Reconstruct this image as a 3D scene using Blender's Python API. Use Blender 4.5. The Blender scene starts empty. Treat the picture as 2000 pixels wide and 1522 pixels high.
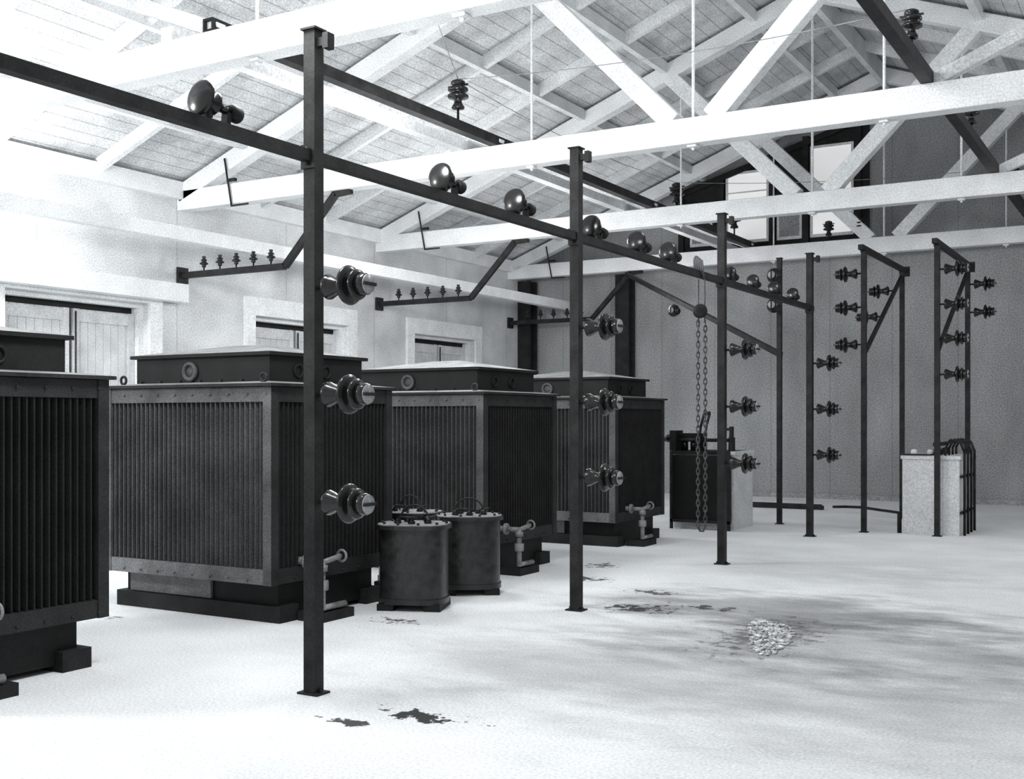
import bpy, math, random
from mathutils import Vector, Matrix
random.seed(4)
S=bpy.context.scene
COL=S.collection
# ------------------------------------------------------------------ materials
def mat(name,base,rough=.6,metal=0,scale=4.0,amt=.25,grain=.12,gscale=90,bump=.0,coat=0,stretch=(1,1,1),spec=.5):
    m=bpy.data.materials.new(name);m.use_nodes=True
    nt=m.node_tree;N=nt.nodes;L=nt.links
    b=N["Principled BSDF"]
    b.inputs["Roughness"].default_value=rough
    b.inputs["Metallic"].default_value=metal
    b.inputs["Specular IOR Level"].default_value=spec
    if coat: b.inputs["Coat Weight"].default_value=coat
    tc=N.new("ShaderNodeTexCoord");mp=N.new("ShaderNodeMapping")
    mp.inputs["Scale"].default_value=stretch
    L.new(tc.outputs["Object"],mp.inputs[0])
    n1=N.new("ShaderNodeTexNoise");n1.inputs["Scale"].default_value=scale;n1.inputs["Detail"].default_value=6
    n2=N.new("ShaderNodeTexNoise");n2.inputs["Scale"].default_value=gscale;n2.inputs["Detail"].default_value=3
    L.new(mp.outputs[0],n1.inputs["Vector"]);L.new(tc.outputs["Object"],n2.inputs["Vector"])
    def rng(src,a):
        r=N.new("ShaderNodeMapRange");r.inputs[1].default_value=.3;r.inputs[2].default_value=.7
        r.inputs[3].default_value=1-a;r.inputs[4].default_value=1+a
        L.new(src,r.inputs[0]);return r.outputs[0]
    a=rng(n1.outputs[0],amt);c=rng(n2.outputs[0],grain)
    mu=N.new("ShaderNodeMath");mu.operation='MULTIPLY';L.new(a,mu.inputs[0]);L.new(c,mu.inputs[1])
    m2=N.new("ShaderNodeMath");m2.operation='MULTIPLY';L.new(mu.outputs[0],m2.inputs[0]);m2.inputs[1].default_value=base
    cc=N.new("ShaderNodeCombineColor")
    for i,k in enumerate((.975,1.0,1.015)):
        q=N.new("ShaderNodeMath");q.operation='MULTIPLY';q.use_clamp=True;q.inputs[1].default_value=k
        L.new(m2.outputs[0],q.inputs[0]);L.new(q.outputs[0],cc.inputs[i])
    L.new(cc.outputs[0],b.inputs["Base Color"])
    if bump:
        bp=N.new("ShaderNodeBump");bp.inputs["Strength"].default_value=bump;bp.inputs["Distance"].default_value=.02
        L.new(n1.outputs[0],bp.inputs["Height"]);L.new(bp.outputs[0],b.inputs["Normal"])
    m2.name="FINAL"
    return m
def inject(m,build):
    nt=m.node_tree;L=nt.links;fin=nt.nodes["FINAL"]
    tc=[n for n in nt.nodes if n.type=='TEX_COORD'][0]
    out=build(nt,tc.outputs["Object"])
    src=fin.inputs[0].links[0].from_socket
    mu=nt.nodes.new("ShaderNodeMath");mu.operation='MULTIPLY'
    L.new(src,mu.inputs[0]);L.new(out,mu.inputs[1]);L.new(mu.outputs[0],fin.inputs[0])
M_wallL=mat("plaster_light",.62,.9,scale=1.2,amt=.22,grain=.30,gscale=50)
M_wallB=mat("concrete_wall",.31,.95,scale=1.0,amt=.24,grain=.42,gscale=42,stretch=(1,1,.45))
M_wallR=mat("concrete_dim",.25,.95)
M_floor=mat("concrete_floor",.80,.85,scale=1.1,amt=.08,grain=.18,gscale=60,bump=.1,spec=.2)
M_wood=mat("white_painted_timber",.78,.75,scale=2.5,amt=.10,grain=.22,gscale=50,spec=.2)
M_wood2=mat("painted_rafter",.72,.8,scale=2.5,amt=.12,grain=.24,gscale=50,spec=.2)
M_deck=mat("roof_boards",.58,.85,scale=2.0,amt=.22,grain=.34,gscale=45,spec=.2)
M_door=mat("door_paint",.58,.7,scale=3,amt=.15,grain=.25,gscale=60)
M_steel=mat("dark_steel",.016,.6,scale=8,amt=.6,grain=.45,spec=.25)
M_tank=mat("transformer_paint",.011,.6,scale=3,amt=.4,grain=.3,spec=.2)
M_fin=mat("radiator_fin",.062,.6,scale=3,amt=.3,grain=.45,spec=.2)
M_fin_shade=mat("radiator_fin_shaded",.016,.6,scale=3,amt=.3,grain=.45,spec=.15)  # same fins, colour darkened to paint in shade on the side faces
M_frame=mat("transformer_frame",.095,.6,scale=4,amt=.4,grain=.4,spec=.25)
M_frame_shade=mat("transformer_frame_shaded",.022,.6,scale=4,amt=.4,grain=.4,spec=.2)  # darker copy of the frame colour, side-face shade painted in
M_apron=mat("transformer_apron",.15,.6,scale=4,amt=.4,grain=.4,spec=.25)
M_dust=mat("dusty_top",.24,.9,scale=4,amt=.4,grain=.4)
M_porc=mat("brown_porcelain",.010,.2,scale=5,amt=.3,grain=.1,spec=.45)
M_cap=mat("insulator_cap",.26,.35,scale=9,amt=.5,grain=.3,metal=.0)
M_pipe=mat("galvanised_pipe",.22,.5,scale=9,amt=.5,grain=.3,metal=.2)
M_drum=mat("drum_paint",.014,.32,scale=14,amt=.7,grain=.4,bump=.3)
M_block=mat("light_concrete",.62,.9,scale=2,amt=.12,grain=.20,gscale=45)
M_dark=mat("dark_timber",.018,.7,scale=5,amt=.4,grain=.3,spec=.2)
M_rubble=mat("rubble",.48,.95,scale=14,amt=.8,grain=.5)
M_chain=mat("chain_iron",.06,.5,scale=12,amt=.4,grain=.2)
M_wire=mat("wire",.25,.5,grain=.1)
M_rope=mat("rope",.14,.9,grain=.3)
def seams(axis,pitch,w,dark):
    def f(nt,co):
        N=nt.nodes;L=nt.links
        s=N.new("ShaderNodeSeparateXYZ");L.new(co,s.inputs[0])
        a=N.new("ShaderNodeMath");a.operation='DIVIDE';a.inputs[1].default_value=pitch;L.new(s.outputs[axis],a.inputs[0])
        b=N.new("ShaderNodeMath");b.operation='FRACT';L.new(a.outputs[0],b.inputs[0])
        c=N.new("ShaderNodeMath");c.operation='LESS_THAN';c.inputs[1].default_value=w;L.new(b.outputs[0],c.inputs[0])
        d=N.new("ShaderNodeMapRange");d.inputs[3].default_value=1;d.inputs[4].default_value=dark;L.new(c.outputs[0],d.inputs[0])
        return d.outputs[0]
    return f
inject(M_deck,seams(0,.21,.08,.6))
inject(M_wallB,seams(0,1.22,.02,.80))
inject(M_wallL,seams(1,2.45,.012,.80))
def stains(nt,co):
    N=nt.nodes;L=nt.links
    mp=N.new("ShaderNodeMapping");mp.inputs["Rotation"].default_value=(0,0,math.radians(-30));mp.inputs["Scale"].default_value=(.6,1.2,1)
    L.new(co,mp.inputs[0])
    nz=N.new("ShaderNodeTexNoise");nz.inputs["Scale"].default_value=1.9;nz.inputs["Detail"].default_value=8;nz.inputs["Roughness"].default_value=.66
    n3=N.new("ShaderNodeTexNoise");n3.inputs["Scale"].default_value=9;n3.inputs["Detail"].default_value=4;n3.inputs["Roughness"].default_value=.7
    L.new(mp.outputs[0],nz.inputs["Vector"]);L.new(co,n3.inputs["Vector"])
    prev=None
    for (x,y,rx,ry,d,soft) in [(-2.85,9.35,1.8,1.05,.46,1.3),(-2.0,8.2,1.9,1.2,.62,1.7),(-1.2,6.6,2.4,1.7,.72,2.0),(-3.1,6.6,1.8,1.1,.74,1.8),
                       (-2.62,8.2,.42,.95,.42,.8),
                       (-3.95,8.8,.42,.25,.10,.3),(-3.45,9.15,.38,.15,.15,.3),(-3.52,5.02,.36,.13,.05,.2),(-3.80,4.72,.2,.08,.08,.2),
                       (-4.2,9.7,.3,.16,.2,.3),(-7.6,6.25,.28,.1,.2,.3),(-5.35,7.3,.3,.12,.15,.3),(-5.1,10.2,.3,.2,.15,.3),
                       (-3.2,12.0,1.4,.8,.82,1.6),(0.0,11.0,3.0,3.6,.80,2.0),(-5.45,11.2,.25,.25,.2,.4)]:
        big=rx>.6
        s=N.new("ShaderNodeVectorMath");s.operation='SUBTRACT';s.inputs[1].default_value=(x,y,0);L.new(co,s.inputs[0])
        m=N.new("ShaderNodeVectorMath");m.operation='MULTIPLY';m.inputs[1].default_value=(1/rx,1/ry,0);L.new(s.outputs[0],m.inputs[0])
        l=N.new("ShaderNodeVectorMath");l.operation='LENGTH';L.new(m.outputs[0],l.inputs[0])
        q=N.new("ShaderNodeMath");q.operation='MULTIPLY_ADD';q.inputs[1].default_value=2.2 if big else 4.5
        L.new((nz if big else n3).outputs[0],q.inputs[0]);L.new(l.outputs["Value"],q.inputs[2])
        c0=1.9 if big else 2.75
        r=N.new("ShaderNodeMapRange");r.interpolation_type='SMOOTHSTEP'
        r.inputs[1].default_value=c0-soft*.4;r.inputs[2].default_value=c0+soft*.4;r.inputs[3].default_value=d;r.inputs[4].default_value=1
        L.new(q.outputs[0],r.inputs[0])
        if prev is None: prev=r.outputs[0]
        else:
            k=N.new("ShaderNodeMath");k.operation='MULTIPLY';L.new(prev,k.inputs[0]);L.new(r.outputs[0],k.inputs[1]);prev=k.outputs[0]
    return prev
inject(M_floor,stains)
M_glass=bpy.data.materials.new("daylight_pane");M_glass.use_nodes=True
_b=M_glass.node_tree.nodes["Principled BSDF"];_b.inputs["Base Color"].default_value=(.8,.8,.8,1)
_b.inputs["Emission Color"].default_value=(1,1,1,1);_b.inputs["Emission Strength"].default_value=.4
# ------------------------------------------------------------------ mesh builder
class MB:
    def __init__(s): s.v=[];s.f=[];s.mi=[];s.sm=[];s.mats=[]
    def add(s,vs,fs,m,smooth=False):
        if m not in s.mats: s.mats.append(m)
        k=s.mats.index(m);o=len(s.v);s.v+= [tuple(v) for v in vs]
        for f in fs: s.f.append([i+o for i in f]);s.mi.append(k);s.sm.append(smooth)
    def box(s,a,b,m):
        x0,y0,z0=[min(a[i],b[i]) for i in range(3)];x1,y1,z1=[max(a[i],b[i]) for i in range(3)]
        s.add([(x0,y0,z0),(x1,y0,z0),(x1,y1,z0),(x0,y1,z0),(x0,y0,z1),(x1,y0,z1),(x1,y1,z1),(x0,y1,z1)],
              [(0,3,2,1),(4,5,6,7),(0,1,5,4),(1,2,6,5),(2,3,7,6),(3,0,4,7)],m)
    def beam(s,p,q,w,h,m,up=(0,0,1)):
        p=Vector(p);q=Vector(q);d=(q-p).normalized();u=Vector(up)
        if abs(d.dot(u))>.98:u=Vector((0,1,0))
        sd=d.cross(u).normalized();uu=sd.cross(d).normalized()
        vs=[]
        for c in (p,q):
            for a,b in ((-1,-1),(1,-1),(1,1),(-1,1)): vs.append(c+sd*a*w/2+uu*b*h/2)
        s.add(vs,[(0,1,2,3),(7,6,5,4),(0,4,5,1),(1,5,6,2),(2,6,7,3),(3,7,4,0)],m)
    def lathe(s,prof,o,ax,m,n=24,smooth=True):
        o=Vector(o);ax=Vector(ax).normalized()
        t=Vector((1,0,0)) if abs(ax.x)<.9 else Vector((0,1,0))
        e1=ax.cross(t).normalized();e2=ax.cross(e1)
        vs=[];fs=[]
        for r,h in prof:
            for i in range(n):
                a=2*math.pi*i/n;vs.append(o+ax*h+(e1*math.cos(a)+e2*math.sin(a))*max(r,1e-4))
        for j in range(len(prof)-1):
            for i in range(n):
                fs.append((j*n+i,j*n+(i+1)%n,(j+1)*n+(i+1)%n,(j+1)*n+i))
        fs.append(tuple(range(n))[::-1]);fs.append(tuple((len(prof)-1)*n+i for i in range(n)))
        s.add(vs,fs,m,smooth)
    def cyl(s,p,q,r,m,n=14,r2=None):
        p=Vector(p);q=Vector(q);L=(q-p).length
        s.lathe([(r,0),(r if r2 is None else r2,L)],p,q-p,m,n)
    def ball(s,c,r,m,n=10):
        s.lathe([(r*math.sin(math.pi*i/8),-r*math.cos(math.pi*i/8)) for i in range(9)],c,(0,0,1),m,n)
    def tube(s,path,r,m,n=10):
        for a,b in zip(path[:-1],path[1:]): s.cyl(a,b,r,m,n)
        for a in path[1:-1]: s.ball(a,r,m,n)
    def torus(s,c,ax,R,r,m,n=28,k=10,arc=1.0,start=0):
        c=Vector(c);ax=Vector(ax).normalized()
        t=Vector((0,0,1)) if abs(ax.z)<.9 else Vector((1,0,0))
        e1=ax.cross(t).normalized();e2=e1.cross(ax).normalized()
        if e2.z<0 and abs(ax.z)<.9: e2=-e2
        vs=[];fs=[];nn=n if arc==1 else n+1
        for i in range(nn):
            a=start+2*math.pi*arc*i/n;d=e1*math.cos(a)+e2*math.sin(a)
            for j in range(k):
                b=2*math.pi*j/k;vs.append(c+d*(R+r*math.cos(b))+ax*r*math.sin(b))
        for i in range(n):
            i2=(i+1)%nn
            for j in range(k): fs.append((i*k+j,i2*k+j,i2*k+(j+1)%k,i*k+(j+1)%k))
        s.add(vs,fs,m,True)
    def prism(s,poly,z0,z1,m,smooth=False,axis='z',cap=True):
        n=len(poly)
        if axis=='z': vs=[(x,y,z0) for x,y in poly]+[(x,y,z1) for x,y in poly]
        else: vs=[(x,z0,y) for x,y in poly]+[(x,z1,y) for x,y in poly]
        fs=[(i,(i+1)%n,(i+1)%n+n,i+n) for i in range(n)]
        s.add(vs,fs,m,smooth)
        if cap: s.add(vs,[tuple(range(n))[::-1],tuple(range(n,2*n))],m)
    def mesh(s,name,bevel=0):
        me=bpy.data.meshes.new(name);me.from_pydata(s.v,[],s.f)
        for m in s.mats: me.materials.append(m)
        for p,i,q in zip(me.polygons,s.mi,s.sm): p.material_index=i;p.use_smooth=q
        me.update();return me
    def obj(s,name,loc=(0,0,0),rot=(0,0,0),bevel=0):
        return inst(s.mesh(name),name,loc,rot,bevel)
def inst(me,name,loc=(0,0,0),rot=(0,0,0),bevel=0,scale=1):
    o=bpy.data.objects.new(name,me);o.location=loc;o.rotation_euler=rot;o.scale=(scale,)*3;COL.objects.link(o)
    if bevel:
        b=o.modifiers.new("bevel",'BEVEL');b.width=bevel;b.segments=2;b.limit_method='ANGLE';b.angle_limit=math.radians(50)
    return o
R90=math.pi/2
XW=-13.14; XC=-4.85; XR=3.44; YB=23.0; EZ=5.22; SL=.38
def roof(x): return EZ+SL*((x-XW) if x<XC else (XR-x))
# ------------------------------------------------------------------ room shell
b=MB();b.box((XW-.3,-3,-.2),(XR+.3,YB+.3,0),M_floor);b.obj("floor")
opens=[(9.3,11.7),(13.92,16.35),(18.42,20.7)]
OT=3.32
y=-3
def seg(p,q):
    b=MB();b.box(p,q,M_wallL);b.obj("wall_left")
for a,c in opens:
    seg((XW-.3,y,0),(XW,a,EZ+.1));seg((XW-.3,a,OT),(XW,c,EZ+.1));y=c
seg((XW-.3,y,0),(XW,YB,EZ+.1))
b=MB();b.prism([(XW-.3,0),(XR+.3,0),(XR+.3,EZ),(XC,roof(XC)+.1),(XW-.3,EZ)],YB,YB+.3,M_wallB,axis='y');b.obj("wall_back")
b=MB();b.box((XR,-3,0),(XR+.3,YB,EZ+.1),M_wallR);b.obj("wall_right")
b=MB()
for s0,s1 in ((XW-.3,XC),(XC,XR+.3)):
    z0=roof(XC) if s0==XC else roof(XW)-.3*SL; z1=roof(XC) if s1==XC else roof(XR)-.3*SL
    b.prism([(s0,z0),(s1,z1),(s1,z1+.12),(s0,z0+.12)],-3,YB+.3,M_deck,axis='y')
b.obj("ceiling")
for i,(a,c) in enumerate(opens):
    b=MB()
    w=.24
    b.box((XW,a-w,0),(XW+.05,a,OT),M_wood);b.box((XW,c,0),(XW+.05,c+w,OT),M_wood);b.box((XW,a-w,OT),(XW+.055,c+w,OT+.3),M_wood)
    if i==0: b.box((XW+.055,a-w-.45,OT+.05),(XW+.26,c+w+.32,OT+.32),M_wood)
    b.obj("trim_%d"%(i+1))
    b=MB();mid=(a+c)/2
    b.box((XW-.29,a,0),(XW-.26,c,OT),M_dark)
    for (p,q) in ((a+.10,mid-.035),(mid+.035,c-.10)):
        n=8;wd=(q-p)/n
        for k in range(n): b.box((XW-.25,p+k*wd+.003,.03),(XW-.21,p+(k+1)*wd-.003,OT-.16),M_door)
        b.box((XW-.21,p,.03),(XW-.18,p+.10,OT-.16),M_door);b.box((XW-.21,q-.10,.03),(XW-.18,q,OT-.16),M_door)
        for z in (.1,1.5,OT-.34): b.box((XW-.21,p+.1,z),(XW-.185,q-.1,z+.16),M_door)
    b.box((XW-.18,mid-.1,1.0),(XW-.13,mid-.06,1.3),M_steel)
    b.cyl((XW-.15,mid+.05,.2),(XW-.15,mid+.05,OT-.2),.012,M_steel)
    b.box((XW-.25,a,0),(XW-.1,a+.09,OT-.07),M_wood2);b.box((XW-.25,c-.09,0),(XW-.1,c,OT-.07),M_wood2)
    b.box((XW-.25,a,OT-.07),(XW-.1,c,OT),M_wood2)
    b.obj("door_%d"%(i+1))
b=MB();b.box((XW,-3,EZ-.28),(XW+.14,YB,EZ-.02),M_wood);b.obj("trim_4")
# ------------------------------------------------------------------ roof framing
TY=[2.4,7.35,12.26,17.2,22.1]
CB,CT=4.78,5.08
for i,ty in enumerate(TY):
    b=MB();yc=ty+.11
    b.box((XW,ty,CB),(XR,ty+.22,CT),M_wood)
    for sgn in (-1,1):
        xe=XW if sgn<0 else XR
        off=.22
        b.beam((xe,yc,EZ-off+.02),(XC,yc,roof(XC)-off+.02),.22,.26,M_wood,up=(0,0,1))
        xt=XC+sgn*2.35
        b.beam((XC+sgn*.24,yc,CT-.02),(xt,yc,roof(xt)-.25),.20,.24,M_wood)
        b.cyl((XC+sgn*2.15,yc,CB-.06),(XC+sgn*2.15,yc,roof(xt)-.2),.016,M_wood2,8)
        b.box((XC+sgn*2.15-.05,yc-.05,CB-.03),(XC+sgn*2.15+.05,yc+.05,CB),M_wood2)
        xt2=XC+sgn*5.1
        b.beam((XC+sgn*2.6,yc,CT+.02),(xt2,yc,roof(xt2)-.3),.12,.14,M_wood2)
    b.cyl((XC,yc,CB-.06),(XC,yc,roof(XC)-.2),.02,M_wood2,8)
    b.box((XC-.06,yc-.06,CB-.03),(XC+.06,yc+.06,CB),M_wood2)
    b.obj("roof_truss",bevel=.012)
b=MB()
ys=[y for k in range(len(TY)-1) for y in (TY[k]+1.64,TY[k]+3.28)]
for yy in ys:
    for xe in (XW,XR):
        b.beam((xe,yy+.1,roof(xe)-.10),(XC,yy+.1,roof(XC)-.10),.09,.18,M_wood2)
b.obj("roof_rafters")
b=MB()
for sgn in (-1,1):
    for k in range(1,6):
        x=XC+sgn*(k*1.5-.6)
        b.box((x-.05,-3,roof(x)-.20),(x+.05,YB,roof(x)-.02),M_wood2)
b.box((XC-.05,-3,roof(XC)-.4),(XC+.05,YB,roof(XC)-.05),M_wood2)
b.obj("roof_purlins")
b=MB();b.box((-11.98,-3,4.07),(-11.82,YB,4.26),M_wood);b.obj("timber_runner_beam")
b=MB();b.box((-8.09,7.36,CT),(-7.95,YB,CT+.13),M_wood2);b.obj("timber_tie_beam")
for x in (-7.5,-2.25):
    b=MB();w=.06
    y0=7.36
    b.box((x-w,y0,CT),(x+w,YB,CT+.02),M_steel);b.box((x-w,y0,CT+.02),(x-w+.015,YB,CT+.10),M_steel);b.box((x+w-.015,y0,CT+.02),(x+w,YB,CT+.10),M_steel)
    b.box((x-w,y0,CT+.10),(x+w,YB,CT+.12),M_steel)
    b.obj("steel_roof_channel")
# ------------------------------------------------------------------ insulator meshes
def porc_post():
    b=MB()
    b.cyl((0,0,0),(0,0,.09),.013,M_steel,10)
    b.lathe([(.02,.055),(.055,.06),(.074,.07),(.074,.082),(.058,.115),(.042,.15),(.036,.18),(.045,.195),(.088,.205),(.110,.214),(.115,.226),(.110,.236),(.085,.245),(.060,.252),(.056,.262),(.080,.270),(.090,.280),(.086,.292),(.066,.30)],(0,0,0),(0,0,1),M_porc,30)
    b.lathe([(.055,.296),(.062,.305),(.062,.35),(.054,.36)],(0,0,0),(0,0,1),M_porc,24)
    b.lathe([(.056,.358),(.054,.366),(0,.368)],(0,0,0),(0,0,1),M_cap,24)
    b.box((-.009,-.055,.364),(.009,.055,.378),M_steel)
    return b.mesh("post_insulator")
def porc_rail():
    b=MB()
    b.lathe([(0,.008),(.035,.010),(.075,.018),(.093,.026),(.097,.034),(.085,.04),(.050,.05),(.040,.085),(.042,.10),(.060,.11),(.064,.122),(.048,.135),(.030,.15),(.026,.19),(.026,.24)],(0,0,0),(0,0,1),M_porc,26)
    b.lathe([(.02,.235),(.040,.24),(.046,.25),(.046,.30),(.04,.31),(0,.312)],(0,0,0),(0,0,1),M_steel,18)
    for z in (.075,.205): b.box((-.022,-.02,z),(.022,.085,z+.03),M_steel)
    return b.mesh("rail_insulator")
def porc_pin(h=.22):
    b=MB();k=h/.22
    P=[(.01,0),(.012,.05),(.028,.052),(.034,.07),(.03,.085),(.062,.095),(.066,.11),(.04,.13),(.028,.14),(.045,.15),(.048,.16),(.03,.175),(.02,.185),(.03,.195),(.028,.215),(0,.22)]
    b.lathe([(r*k,z*k) for r,z in P],(0,0,0),(0,0,1),M_porc,18)
    return b.mesh("pin_insulator")
def porc_big():
    b=MB()
    b.cyl((0,0,0),(0,0,.18),.016,M_steel,10)
    b.lathe([(.03,.14),(.075,.15),(.08,.17),(.05,.22),(.045,.25),(.06,.27),(.125,.285),(.13,.31),(.10,.33),(.07,.345),(.11,.36),(.125,.375),(.12,.40),(.08,.42),(.07,.44),(.09,.45),(.085,.48),(.05,.50),(0,.505)],(0,0,0),(0,0,1),M_porc,26)
    b.box((-.14,-.012,.42),(.14,.012,.44),M_steel)
    return b.mesh("bus_insulator")
MP=porc_post();MR=porc_rail();MN=porc_pin();MG=porc_big()
# ------------------------------------------------------------------ main row posts + rail
PX=-4.36
PY=[1.72,5.117,8.465,11.98,15.44]
def post_mesh(H):
    b=MB();w=.041
    b.box((-w,-w,.0),(w,-w+.012,H),M_steel);b.box((-w,-w+.012,0),(-w+.012,w,H),M_steel);b.box((w-.012,-w+.012,0),(w,w,H),M_steel)
    b.box((-.075,-.06,0),(.075,.06,.012),M_steel)
    for x in (-.055,.055): b.cyl((x,0,0),(x,0,.03),.012,M_steel,6)
    b.box((-.055,-.055,H-.0),(.055,.055,H+.012),M_steel)
    b.box((.03,-.02,H-.10),(.12,.02,H-.05),M_steel);b.box((.09,-.03,H-.12),(.13,.03,H-.03),M_steel)
    b.box((-.05,-.055,3.06),(.05,-.04,3.2),M_steel)
    for z in (3.09,3.17): b.cyl((0,-.07,z),(0,-.05,z),.012,M_steel,6)
    return b.mesh("steel_support_post")
PM=post_mesh(3.87)
for y in PY: inst(PM,"steel_support_post",(PX,y,0))
for y in PY[1:]:
    for z in (2.37,1.745,1.12): inst(MP,"post_insulator",(PX+.041,y,z),(0,R90,0))
b=MB();y0,y1=1.4,PY[-1]+.1
b.box((PX-.033,y0,3.10),(PX+.033,y1,3.112),M_steel);b.box((PX-.033,y0,3.112),(PX-.021,y1,3.155),M_steel);b.box((PX+.021,y0,3.112),(PX+.033,y1,3.155),M_steel)
b.box((PX-.033,y0,3.155),(PX+.033,y1,3.165),M_steel)
b.obj("steel_bus_rail")
for y in (4.20,6.40,7.40,8.70,9.65,10.4,12.2,13.0,13.8,14.6):
    inst(MR,"rail_insulator",(PX,y,3.27),(-R90+math.radians(-7),0,0),scale=1.0 if y<12 else .82).location.z=3.27 if y<12 else 3.252
for y in (11.45,18.36,21.3): inst(MG,"bus_insulator",(-7.5,y,CT+.12))
for y in (9.2,11.5,15.2,19.5): inst(MG,"bus_insulator",(-2.25,y,CT+.12),scale=.8)
for x,y in ((-5.9,22.0),(-5.3,22.0)): inst(MG,"bus_insulator",(x,y+.2,CT),scale=.8)
def wire(name,p,q,sag=.1,r=.005,m=M_wire,n=14):
    p=Vector(p);q=Vector(q)
    b=MB();pts=[p.lerp(q,i/n)-Vector((0,0,4*sag*(i/n)*(1-i/n))) for i in range(n+1)]
    b.tube(pts,r,m,6);return b.obj(name)
wire("bus_wire",(-7.5,11.45,5.71),(-7.5,18.36,5.71),.12)
wire("bus_wire",(-7.5,11.45,5.71),(-6.95,9.0,roof(-6.95)-.05),.03)
wire("bus_wire",(-7.5,18.36,5.71),(-2.25,19.5,5.61),.1)
wire("bus_wire",(-7.5,11.45,5.71),(-2.25,11.5,5.61),.1)
# ------------------------------------------------------------------ bent brackets hung from trusses
for ty in (12.3,17.24,22.14):
    b=MB();y=ty+.05
    P=[(-9.85,y,CB-.012),(-10.12,y,CB-.03),(-11.05,y,3.80),(XW+.05,y,3.80)]
    for a,c in zip(P[:-1],P[1:]): b.beam(a,c,.08,.09,M_steel)
    b.box((XW+.001,y-.1,3.68),(XW+.05,y+.1,3.92),M_steel)
    b.obj("bent_strap_bracket")
    for x in (-12.66,-12.33,-12.0,-11.66,-11.32):
        inst(MN,"pin_insulator",(x,y,3.845))
    b=MB();yy=ty-.07
    b.tube([(-12.12,yy,5.45),(-11.98,yy,4.74),(-11.65,yy,4.74)],.014,M_steel,8)
    b.box((-12.06,yy-.02,5.10),(-11.9,yy+.03,5.14),M_steel)
    b.obj("bent_hanger_rod")
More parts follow.
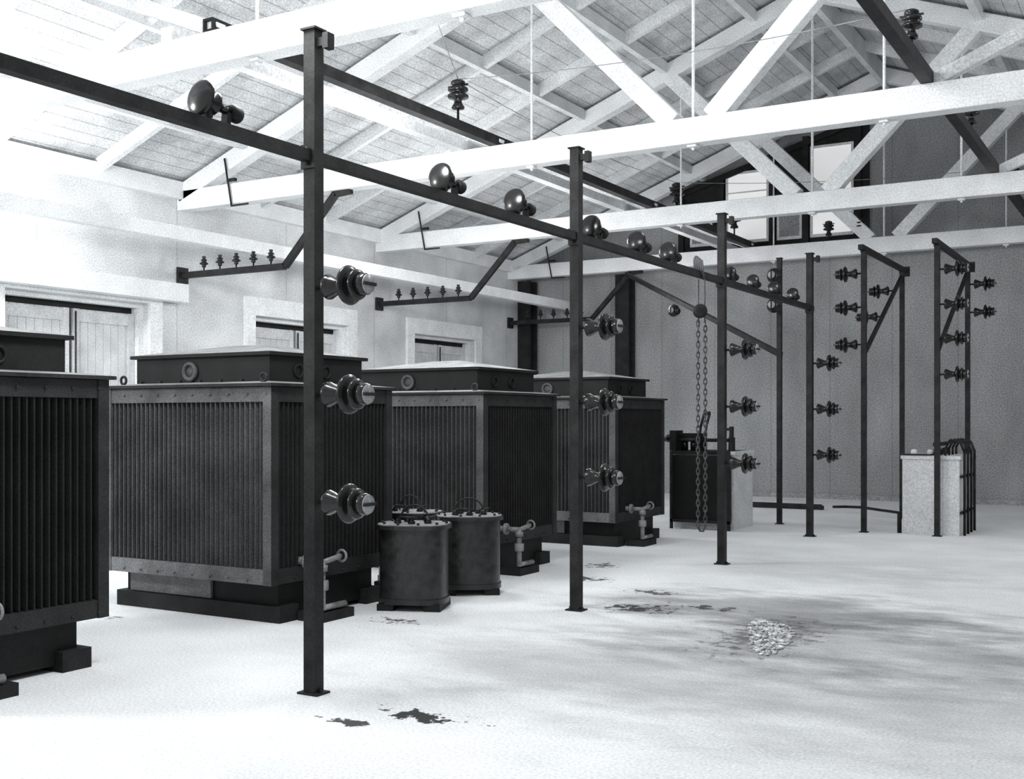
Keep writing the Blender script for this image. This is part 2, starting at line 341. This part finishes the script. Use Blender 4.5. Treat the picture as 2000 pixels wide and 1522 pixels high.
# ------------------------------------------------------------------ transformers
def transformer():
    b=MB()
    for y in (-.55,.55): b.box((-.93,y-.11,0),(.93,y+.11,.13),M_dark)
    b.box((-.86,-.60,.04),(.86,.60,.33),M_tank)
    b.box((-.80,-.625,.135),(.15,-.60,.305),M_apron)
    b.box((-.88,-.71,.32),(.88,.71,1.855),M_tank)
    hx,hy=.95,.78
    def corr(p0,d,nrm,length,m,pitch=.052,amp=.05):
        n=int(length/pitch);pt=length/n;poly=[]
        for i in range(n):
            poly+=[(i*pt,0),(i*pt+pt*.30,amp),(i*pt+pt*.52,amp),(i*pt+pt*.82,0)]
        poly.append((length,0))
        vs=[]
        for z in (.43,1.74):
            for u,a in poly: vs.append(Vector(p0)+Vector(d)*u+Vector(nrm)*a+Vector((0,0,z)))
        k=len(poly)
        b.add(vs,[(i,i+1,i+1+k,i+k) for i in range(k-1)],m)
    w=.085
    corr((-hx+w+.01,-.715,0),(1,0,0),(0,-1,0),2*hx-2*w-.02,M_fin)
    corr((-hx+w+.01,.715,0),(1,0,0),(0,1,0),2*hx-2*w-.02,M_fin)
    corr((.885,-hy+w+.01,0),(0,1,0),(1,0,0),2*hy-2*w-.02,M_fin_shade)
    corr((-.885,-hy+w+.01,0),(0,1,0),(-1,0,0),2*hy-2*w-.02,M_fin_shade)
    for sx in (-1,1):
        for sy in (-1,1):
            x0,x1=sorted((sx*hx,sx*(hx-w)));y0,y1=sorted((sy*hy,sy*(hy-w)))
            b.box((x0,y0,.31),(x1,y0+w*.5,1.86),M_frame if sy<0 else M_frame_shade)
            b.box((x0,y0+w*.5,.31),(x1,y1,1.86),M_frame_shade)
            b.box((sx*hx,y0+.002,.31),(sx*(hx+.003),y1,1.86),M_frame_shade)
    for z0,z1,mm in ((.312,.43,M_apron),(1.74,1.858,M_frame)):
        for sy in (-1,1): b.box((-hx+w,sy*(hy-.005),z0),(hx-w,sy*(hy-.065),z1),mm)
        for sx in (-1,1): b.box((sx*(hx-.005),-hy+w,z0),(sx*(hx-.065),hy-w,z1),M_frame_shade)
    for x in [(-.9+i*.2) for i in range(10)]:
        for z in (.345,1.80): b.cyl((x,-hy-.008,z),(x,-hy+.01,z),.009,M_frame,6)
    for y in [(-.7+i*.2) for i in range(8)]:
        for z in (.345,1.80): b.cyl((hx+.008,y,z),(hx-.01,y,z),.009,M_frame_shade,6)
    b.box((-hx-.035,-hy-.035,1.862),(hx+.035,hy+.035,1.885),M_frame_shade)
    def hip(ax,ay,z0,z1,k,m):
        b.add([(-ax,-ay,z0),(ax,-ay,z0),(ax,ay,z0),(-ax,ay,z0),(-k[0],-k[1],z1),(k[0],-k[1],z1),(k[0],k[1],z1),(-k[0],k[1],z1)],
          [(0,1,5,4),(1,2,6,5),(2,3,7,6),(3,0,4,7),(4,5,6,7)],m)
    hip(hx+.03,hy+.03,1.886,1.908,(.78,.61),M_dust)
    b.box((-.76,-.59,1.89),(.76,.59,2.12),M_tank)
    b.box((-.80,-.63,2.118),(.80,.63,2.145),M_tank)
    hip(.80,.63,2.146,2.25,(.18,.03),M_dust)
    for sx in (-1,1):
        for i in range(7): b.cyl((-.7+i*.233,sx*.60,1.9),(-.7+i*.233,sx*.60,1.93),.012,M_steel,6)
    b.torus((-.11,-.605,2.0),(0,1,0),.066,.018,M_frame)
    b.cyl((-.11,-.60,2.0),(-.11,-.57,2.0),.065,M_frame,20)
    for y in (-.25,.1): b.torus((.765,y,2.0),(1,0,0),.05,.012,M_tank)
    for sx in (-1,1): b.torus((sx*.80,-.70,1.935),(0,1,0),.032,.011,M_steel,arc=1)
    y=-.42
    b.cyl((.86,y,.47),(1.02,y,.47),.032,M_pipe)
    b.lathe([(.06,0),(.06,.025)],(.99,y,.47),(1,0,0),M_pipe,16)
    b.tube([(1.0,y,.47),(1.16,y,.47),(1.16,y,.11),(1.16,y+.28,.11)],.026,M_pipe,12)
    b.lathe([(.045,0),(.05,.01),(.05,.07),(.045,.08)],(1.16,y,.25),(0,0,1),M_pipe,14)
    b.lathe([(.042,0),(.042,.05)],(1.16,y,.40),(0,0,1),M_pipe,14)
    b.tube([(1.16,y,.47),(1.16,y+.22,.50)],.022,M_pipe,10)
    b.torus((1.16,y+.24,.50),(0,1,0),.045,.01,M_pipe)
    b.box((.95,y-.05,0),(1.20,y+.35,.075),M_dark)
    return b.mesh("transformer")
TM=transformer()
for k in range(4):
    inst(TM,"transformer",(-7.0,4.28+3.1*k,0))
# ------------------------------------------------------------------ small oval oil tanks
def oval(a,c,n=40,e=2.9):
    out=[]
    for i in range(n):
        t=2*math.pi*i/n;x=math.cos(t);y=math.sin(t)
        out.append((a*math.copysign(abs(x)**(2/e),x),c*math.copysign(abs(y)**(2/e),y)))
    return out
def small_tank():
    b=MB()
    b.prism(oval(.285,.24),.07,.68,M_drum,True)
    b.prism(oval(.296,.25),.055,.10,M_drum,True)
    for x in (-.2,.2): b.box((x-.07,-.22,0),(x+.07,.22,.055),M_tank)
    b.prism(oval(.315,.27),.68,.712,M_drum,True)
    b.prism(oval(.30,.255),.7125,.720,M_dust)
    for i in range(10):
        t=2*math.pi*i/10;b.cyl((.28*math.cos(t),.235*math.sin(t),.715),(.28*math.cos(t),.235*math.sin(t),.738),.013,M_steel,6)
    for x,y in ((-.13,-.06),(.0,-.1),(.13,-.05),(-.08,.09),(.09,.1)):
        b.lathe([(.03,.72),(.034,.735),(.02,.748),(.025,.757),(.01,.765),(0,.77)],(x,y,0),(0,0,1),M_porc,12)
    b.tube([(-.13,-.06,.765),(-.09,-.12,.78),(.02,-.13,.775),(.05,-.09,.76)],.01,M_steel,6)
    b.tube([(.13,-.05,.765),(.18,.02,.775),(.12,.09,.765)],.01,M_steel,6)
    b.torus((0,.02,.72),(.35,1,0),.15,.008,M_steel,arc=.5,start=0)
    return b.mesh("small_oil_transformer")
SM=small_tank()
inst(SM,"small_oil_transformer",(-5.62,7.9,0),(0,0,math.radians(22)))
inst(SM,"small_oil_transformer",(-5.68,8.86,0),(0,0,math.radians(35)))
inst(SM,"small_oil_transformer",(-6.40,8.92,0),(0,0,math.radians(10)))
# ------------------------------------------------------------------ secondary frames
def sec_post(name,x,y,H=4.0,w=.035):
    b=MB()
    b.box((-w,-w,0),(w,-w+.012,H),M_steel);b.box((-w,-w+.012,0),(-w+.012,w,H),M_steel);b.box((w-.012,-w+.012,0),(w,w,H),M_steel)
    b.box((-.06,-.05,0),(.06,.05,.012),M_steel);b.box((-.045,-.045,H),(.045,.045,H+.01),M_steel)
    return b.obj(name,(x,y,0))
A=(-5.28,17.04);B=(-3.86,16.40);C=(-2.86,16.34);D_=(-2.86,18.93);E=(-3.86,18.97)
sec_post("steel_support_post",*A,4.07)
for p in (B,C,D_,E): sec_post("steel_support_post",*p,3.98)
for p,q in ((B,E),(C,D_)):
    b=MB();b.beam((p[0],p[1]-.2,4.03),(q[0],q[1]+.25,4.03),.07,.07,M_steel)
    b.box((q[0]-.07,q[1]+.22,3.94),(q[0]+.07,q[1]+.27,4.1),M_steel)
    b.obj("steel_top_arm")
    b=MB();b.beam((p[0],p[1]+.05,2.55),(q[0],q[1]-.05,3.9),.05,.05,M_steel);b.obj("steel_brace")
b=MB();b.beam((-10.2,22.14,CB-.06),(A[0],A[1]+.06,2.60),.07,.08,M_steel);b.obj("steel_brace")
inst(MP,"post_insulator",(-8.1,19.9,3.63),(R90,0,0))
for z in (3.78,3.33): inst(MP,"post_insulator",(A[0],A[1]-.04,z),(R90,0,0))
for z in (3.68,3.2,2.67): inst(MP,"post_insulator",(B[0]-.036,B[1],z),(0,-R90,0))
for z in (3.66,3.18,2.71,2.22): inst(MP,"post_insulator",(C[0]+.036,C[1],z),(0,R90,0))
for z in (3.72,3.28): inst(MP,"post_insulator",(D_[0]+.036,D_[1],z),(0,R90,0))
inst(MP,"post_insulator",(B[0]-.025,B[1]+1.2,3.16),(0,-R90,0))
inst(MP,"post_insulator",(B[0]-.025,B[1]+2.0,3.63),(0,-R90,0))
for x in (-12.97,-10.5):
    b=MB();b.box((x-.16,22.55,0),(x+.16,22.62,4.78),M_dark);b.box((x-.16,22.82,0),(x+.16,22.89,4.78),M_dark);b.box((x-.04,22.62,0),(x+.04,22.82,4.78),M_dark)
    b.box((x-.165,22.5,0),(x+.165,22.93,.05),M_dark)
    b.obj("steel_column")
# ------------------------------------------------------------------ switchgear blocks
def switch_block(x0,x1,y0,y1,H,name,front):
    b=MB()
    b.box((x0,y0,0),(x1,y1,H-.05),M_block)
    if front:
        b.box((x0-.02,y0-.02,H-.05),(x1-.05,y1+.02,H),M_dark)
        b.box((x1-.05,y0-.02,H-.05),(x1+.02,y1+.02,H),M_block)
        b.box((x0+.02,y0-.12,.12),(x1-.04,y0,H-.06),M_tank)
        for x in (x0,x1-.05): b.box((x,y0-.16,0),(x+.04,y0-.12,H),M_steel)
        b.box((x0,y0-.16,.1),(x1,y0-.12,.14),M_steel)
        zz=H+.16
        b.box((x0-.06,y0-.02,H),(x0+.04,y0+.26,H+.30),M_tank)
        b.box((x0+.34,y0-.02,H),(x0+.42,y0+.26,H+.26),M_tank)
        b.cyl((x0-.20,y0+.08,zz),(x1-.1,y0+.08,zz),.026,M_steel,10)
        b.lathe([(.03,0),(.065,.015),(.05,.04),(.065,.06),(.045,.09),(.02,.12)],(x0-.06,y0+.08,zz+.02),(-1,0,0),M_porc,14)
        b.box((x0+.04,y0+.1,H+.14),(x0+.34,y0+.2,H+.26),M_tank)
        b.cyl((x0+.12,y0+.14,H),(x0+.12,y0+.14,H+.16),.05,M_porc,12);b.cyl((x0+.26,y0+.14,H),(x0+.26,y0+.14,H+.16),.05,M_porc,12)
        for dx in (0,.085):
            b.tube([(x0+.36+dx,y0+.06,H+.06),(x0+.40+dx,y0+.06,H+.36),(x0+.45+dx,y0+.06,H+.54)],.02,M_steel,8)
        b.cyl((x0+.45,y0+.06,H+.54),(x0+.545,y0+.06,H+.56),.025,M_steel,8)
        b.box((x1-.23,y0+.02,H),(x1-.18,y0+.08,H+.48),M_steel);b.box((x1-.08,y0+.02,H),(x1-.03,y0+.08,H+.36),M_steel)
        b.box((x1-.23,y0+.03,H+.30),(x1-.03,y0+.07,H+.34),M_steel)
        b.cyl((x1-.14,y0+.3,H),(x1-.14,y0+.3,H+.2),.05,M_steel,12)
    else:
        b.box((x0-.02,y0-.02,H-.05),(x1+.02,y1+.02,H),M_block)
        for i in range(4):
            y=y0+.14+i*.29
            b.tube([(x1+.05,y,0),(x1+.05,y,H+.05),(x1-.0,y,H+.18),(x1-.14,y,H+.22)],.019,M_steel,8)
            b.tube([(x1-.14,y,H+.22),(x1-.2,y,H+.10),(x1-.2,y,H)],.016,M_steel,8)
            b.lathe([(.03,0),(.05,.03),(.03,.06),(.045,.08),(0,.1)],(x1-.32,y,H),(0,0,1),M_porc,12)
            b.cyl((x1-.34,y,H+.16),(x1-.1,y,H+.19),.018,M_steel,8)
        b.box((x1-.36,y0+.1,H+.13),(x1-.31,y1-.1,H+.18),M_steel)
        for x in (x0+.12,x0+.34): b.lathe([(.045,0),(.045,.06),(.03,.08)],(x,y0+.2,H+.001),(0,0,1),M_wood,14)
        b.box((x0-.03,y0-.03,H+.001),(x0+.38,y0+.2,H+.02),M_steel)
        for z in (.3,.8): b.box((x1,y0+.05,z),(x1+.03,y1,z+.03),M_steel)
        b.cyl((x0-.06,y0+.1,0),(x0-.06,y0+.1,.3),.03,M_steel)
    return b.obj(name)
switch_block(-6.47,-5.54,15.72,16.55,1.14,"oil_switch_cabinet",True)
switch_block(-3.35,-2.6,16.48,17.6,1.10,"switchgear_plinth",False)
b=MB();b.box((-6.75,20.05,0),(-5.45,20.20,.07),M_steel);b.box((-6.75,20.05,.07),(-5.45,20.07,.10),M_steel);b.obj("steel_floor_channel")
b=MB();b.tube([(-5.40,20.6,.025),(-5.2,20.75,.025),(-4.9,20.7,.03),(-4.5,20.3,.025),(-4.1,19.9,.025),(-3.95,19.7,.025)],.022,M_steel,8);b.obj("floor_cable")
b=MB();b.box((-12.6,22.94,0),(3.4,YB,.10),M_wallB);b.obj("baseboard_back")
# ------------------------------------------------------------------ chain hoist on rail
b=MB();cx,cy=PX,11.36
for k,dx in ((0,-.035),(1,.035)):
    z=2.62;i=0
    while z>.45:
        ax=(1,.4,0) if (i+k)%2 else (-.4,1,0)
        A1=Vector(ax).normalized();side=A1.cross(Vector((0,0,1))).normalized()
        c=Vector((cx+dx,cy+dx*.4,z))
        pts=[]
        for q in range(11):
            t=2*math.pi*q/10;pts.append(c+side*.016*math.cos(t)+Vector((0,0,.038*math.sin(t))))
        b.tube(pts,.007,M_chain,5)
        z-=.056;i+=1
    b.tube([(cx+dx,cy,3.09),(cx+dx,cy,2.62)],.007,M_chain,6)
b.tube([(cx-.035,cy,.46),(cx-.02,cy,.42),(cx+.02,cy,.42),(cx+.035,cy,.46)],.01,M_chain,6)
for i in range(5): b.torus((cx-.03+i*.015,cy-.05,3.24-.012*i),(1,.1*i,.1),.085,.012,M_rope,n=20,k=6)
b.lathe([(.04,-.03),(.075,-.025),(.06,0),(.075,.025),(.04,.03)],(cx-.01,cy-.02,2.75),(.5,-.86,0),M_steel,20)
b.obj("chain_hoist")
# ------------------------------------------------------------------ rubble patch
b=MB();c=Vector((-2.62,8.20,0));fw=Vector((-.32,.95,0)).normalized();rt=Vector((fw.y,-fw.x,0))
for i in range(680):
    a=random.random()*2*math.pi;r=math.sqrt(random.random())
    wob=1+.15*math.sin(3*a+1)
    p=c+rt*(.165*r*wob*math.cos(a))+fw*(.68*r*wob*math.sin(a))
    s=random.uniform(.008,.02)
    b.lathe([(s*.5,0),(s,s*.2),(s*.8,s*.5),(s*.2,s*.7)],p,(random.uniform(-.2,.2),random.uniform(-.2,.2),1),M_rubble,6)
b.obj("rubble_patch")
# ------------------------------------------------------------------ gable windows
b=MB();xa,xb=-9.25,-5.3
b.prism([(xa,5.0),(xb,5.0),(xb,roof(xb)-.55),(xa,roof(xa)-.22)],YB-.06,YB,M_dark,axis='y')
for x in (xa,-8.35,-7.25,-6.55,-5.5): b.box((x-.06,YB-.14,5.07),(x+.06,YB-.055,roof(x)-.36),M_dark)
b.beam((xa,YB-.10,roof(xa)-.25),(xb,YB-.10,roof(xb)-.6),.1,.12,M_dark)
b.box((xa,YB-.14,4.95),(xb,YB-.055,5.07),M_dark)
for x0,x1,zt in ((-8.2,-7.37,6.75),(-6.41,-5.64,7.1),(-9.0,-8.6,6.0),(-7.1,-6.68,6.1)):
    b.box((x0,YB-.09,5.36),(x1,YB-.062,zt),M_glass if x1-x0>.5 else M_wallB)
    b.box((x0-.05,YB-.11,zt),(x1+.05,YB-.06,zt+.05),M_wood2)
    b.box((x0-.05,YB-.11,5.3),(x1+.05,YB-.06,5.36),M_wood2)
    for x in (x0-.025,x1+.025): b.box((x-.025,YB-.11,5.36),(x+.025,YB-.06,zt),M_wood2)
    for z in (5.85,6.35):
        if z<zt-.2: b.box((x0,YB-.10,z),(x1,YB-.085,z+.03),M_wood2)
b.obj("window_1")
# ------------------------------------------------------------------ camera, lights, world
cam=bpy.data.cameras.new("camera");co=bpy.data.objects.new("camera",cam);COL.objects.link(co)
co.location=(0,0,1.6);co.rotation_euler=(R90,0,math.radians(30.5))
cam.sensor_fit='HORIZONTAL';cam.sensor_width=36;cam.lens=39.83;cam.shift_y=.0295;cam.clip_start=.05;cam.clip_end=200
S.camera=co
def light(n,loc,e,r,typ='POINT'):
    l=bpy.data.lights.new(n,typ);l.energy=e;l.color=(1,1,1)
    l.shadow_soft_size=r
    o=bpy.data.objects.new(n,l);o.location=loc;COL.objects.link(o)
    return o
light("unseen_lamp",(-12.2,7.9,4.3),330,.25)  # out of view, inferred from the bright spot by the left eave
light("unseen_lamp",(-10.0,1.0,4.2),800,.4)  # this and the lights below are added to brighten the room, no fixtures
light("unseen_lamp",(-4.5,5.0,4.4),420,.5)
light("unseen_lamp",(-7.0,9.9,4.0),210,.4)
light("unseen_lamp",(-3.4,9.5,5.6),170,.5)
light("unseen_lamp",(-9.5,14.8,4.0),190,.4)
light("unseen_lamp",(-9.0,19.7,4.2),80,.4)
light("unseen_lamp",(1.6,14.8,4.3),240,.5)
w=bpy.data.worlds.new("world");S.world=w;w.use_nodes=True
w.node_tree.nodes["Background"].inputs[0].default_value=(1,1,1,1)
w.node_tree.nodes["Background"].inputs[1].default_value=.85
try:
    S.view_settings.view_transform='Standard'
except Exception as e: print(e)
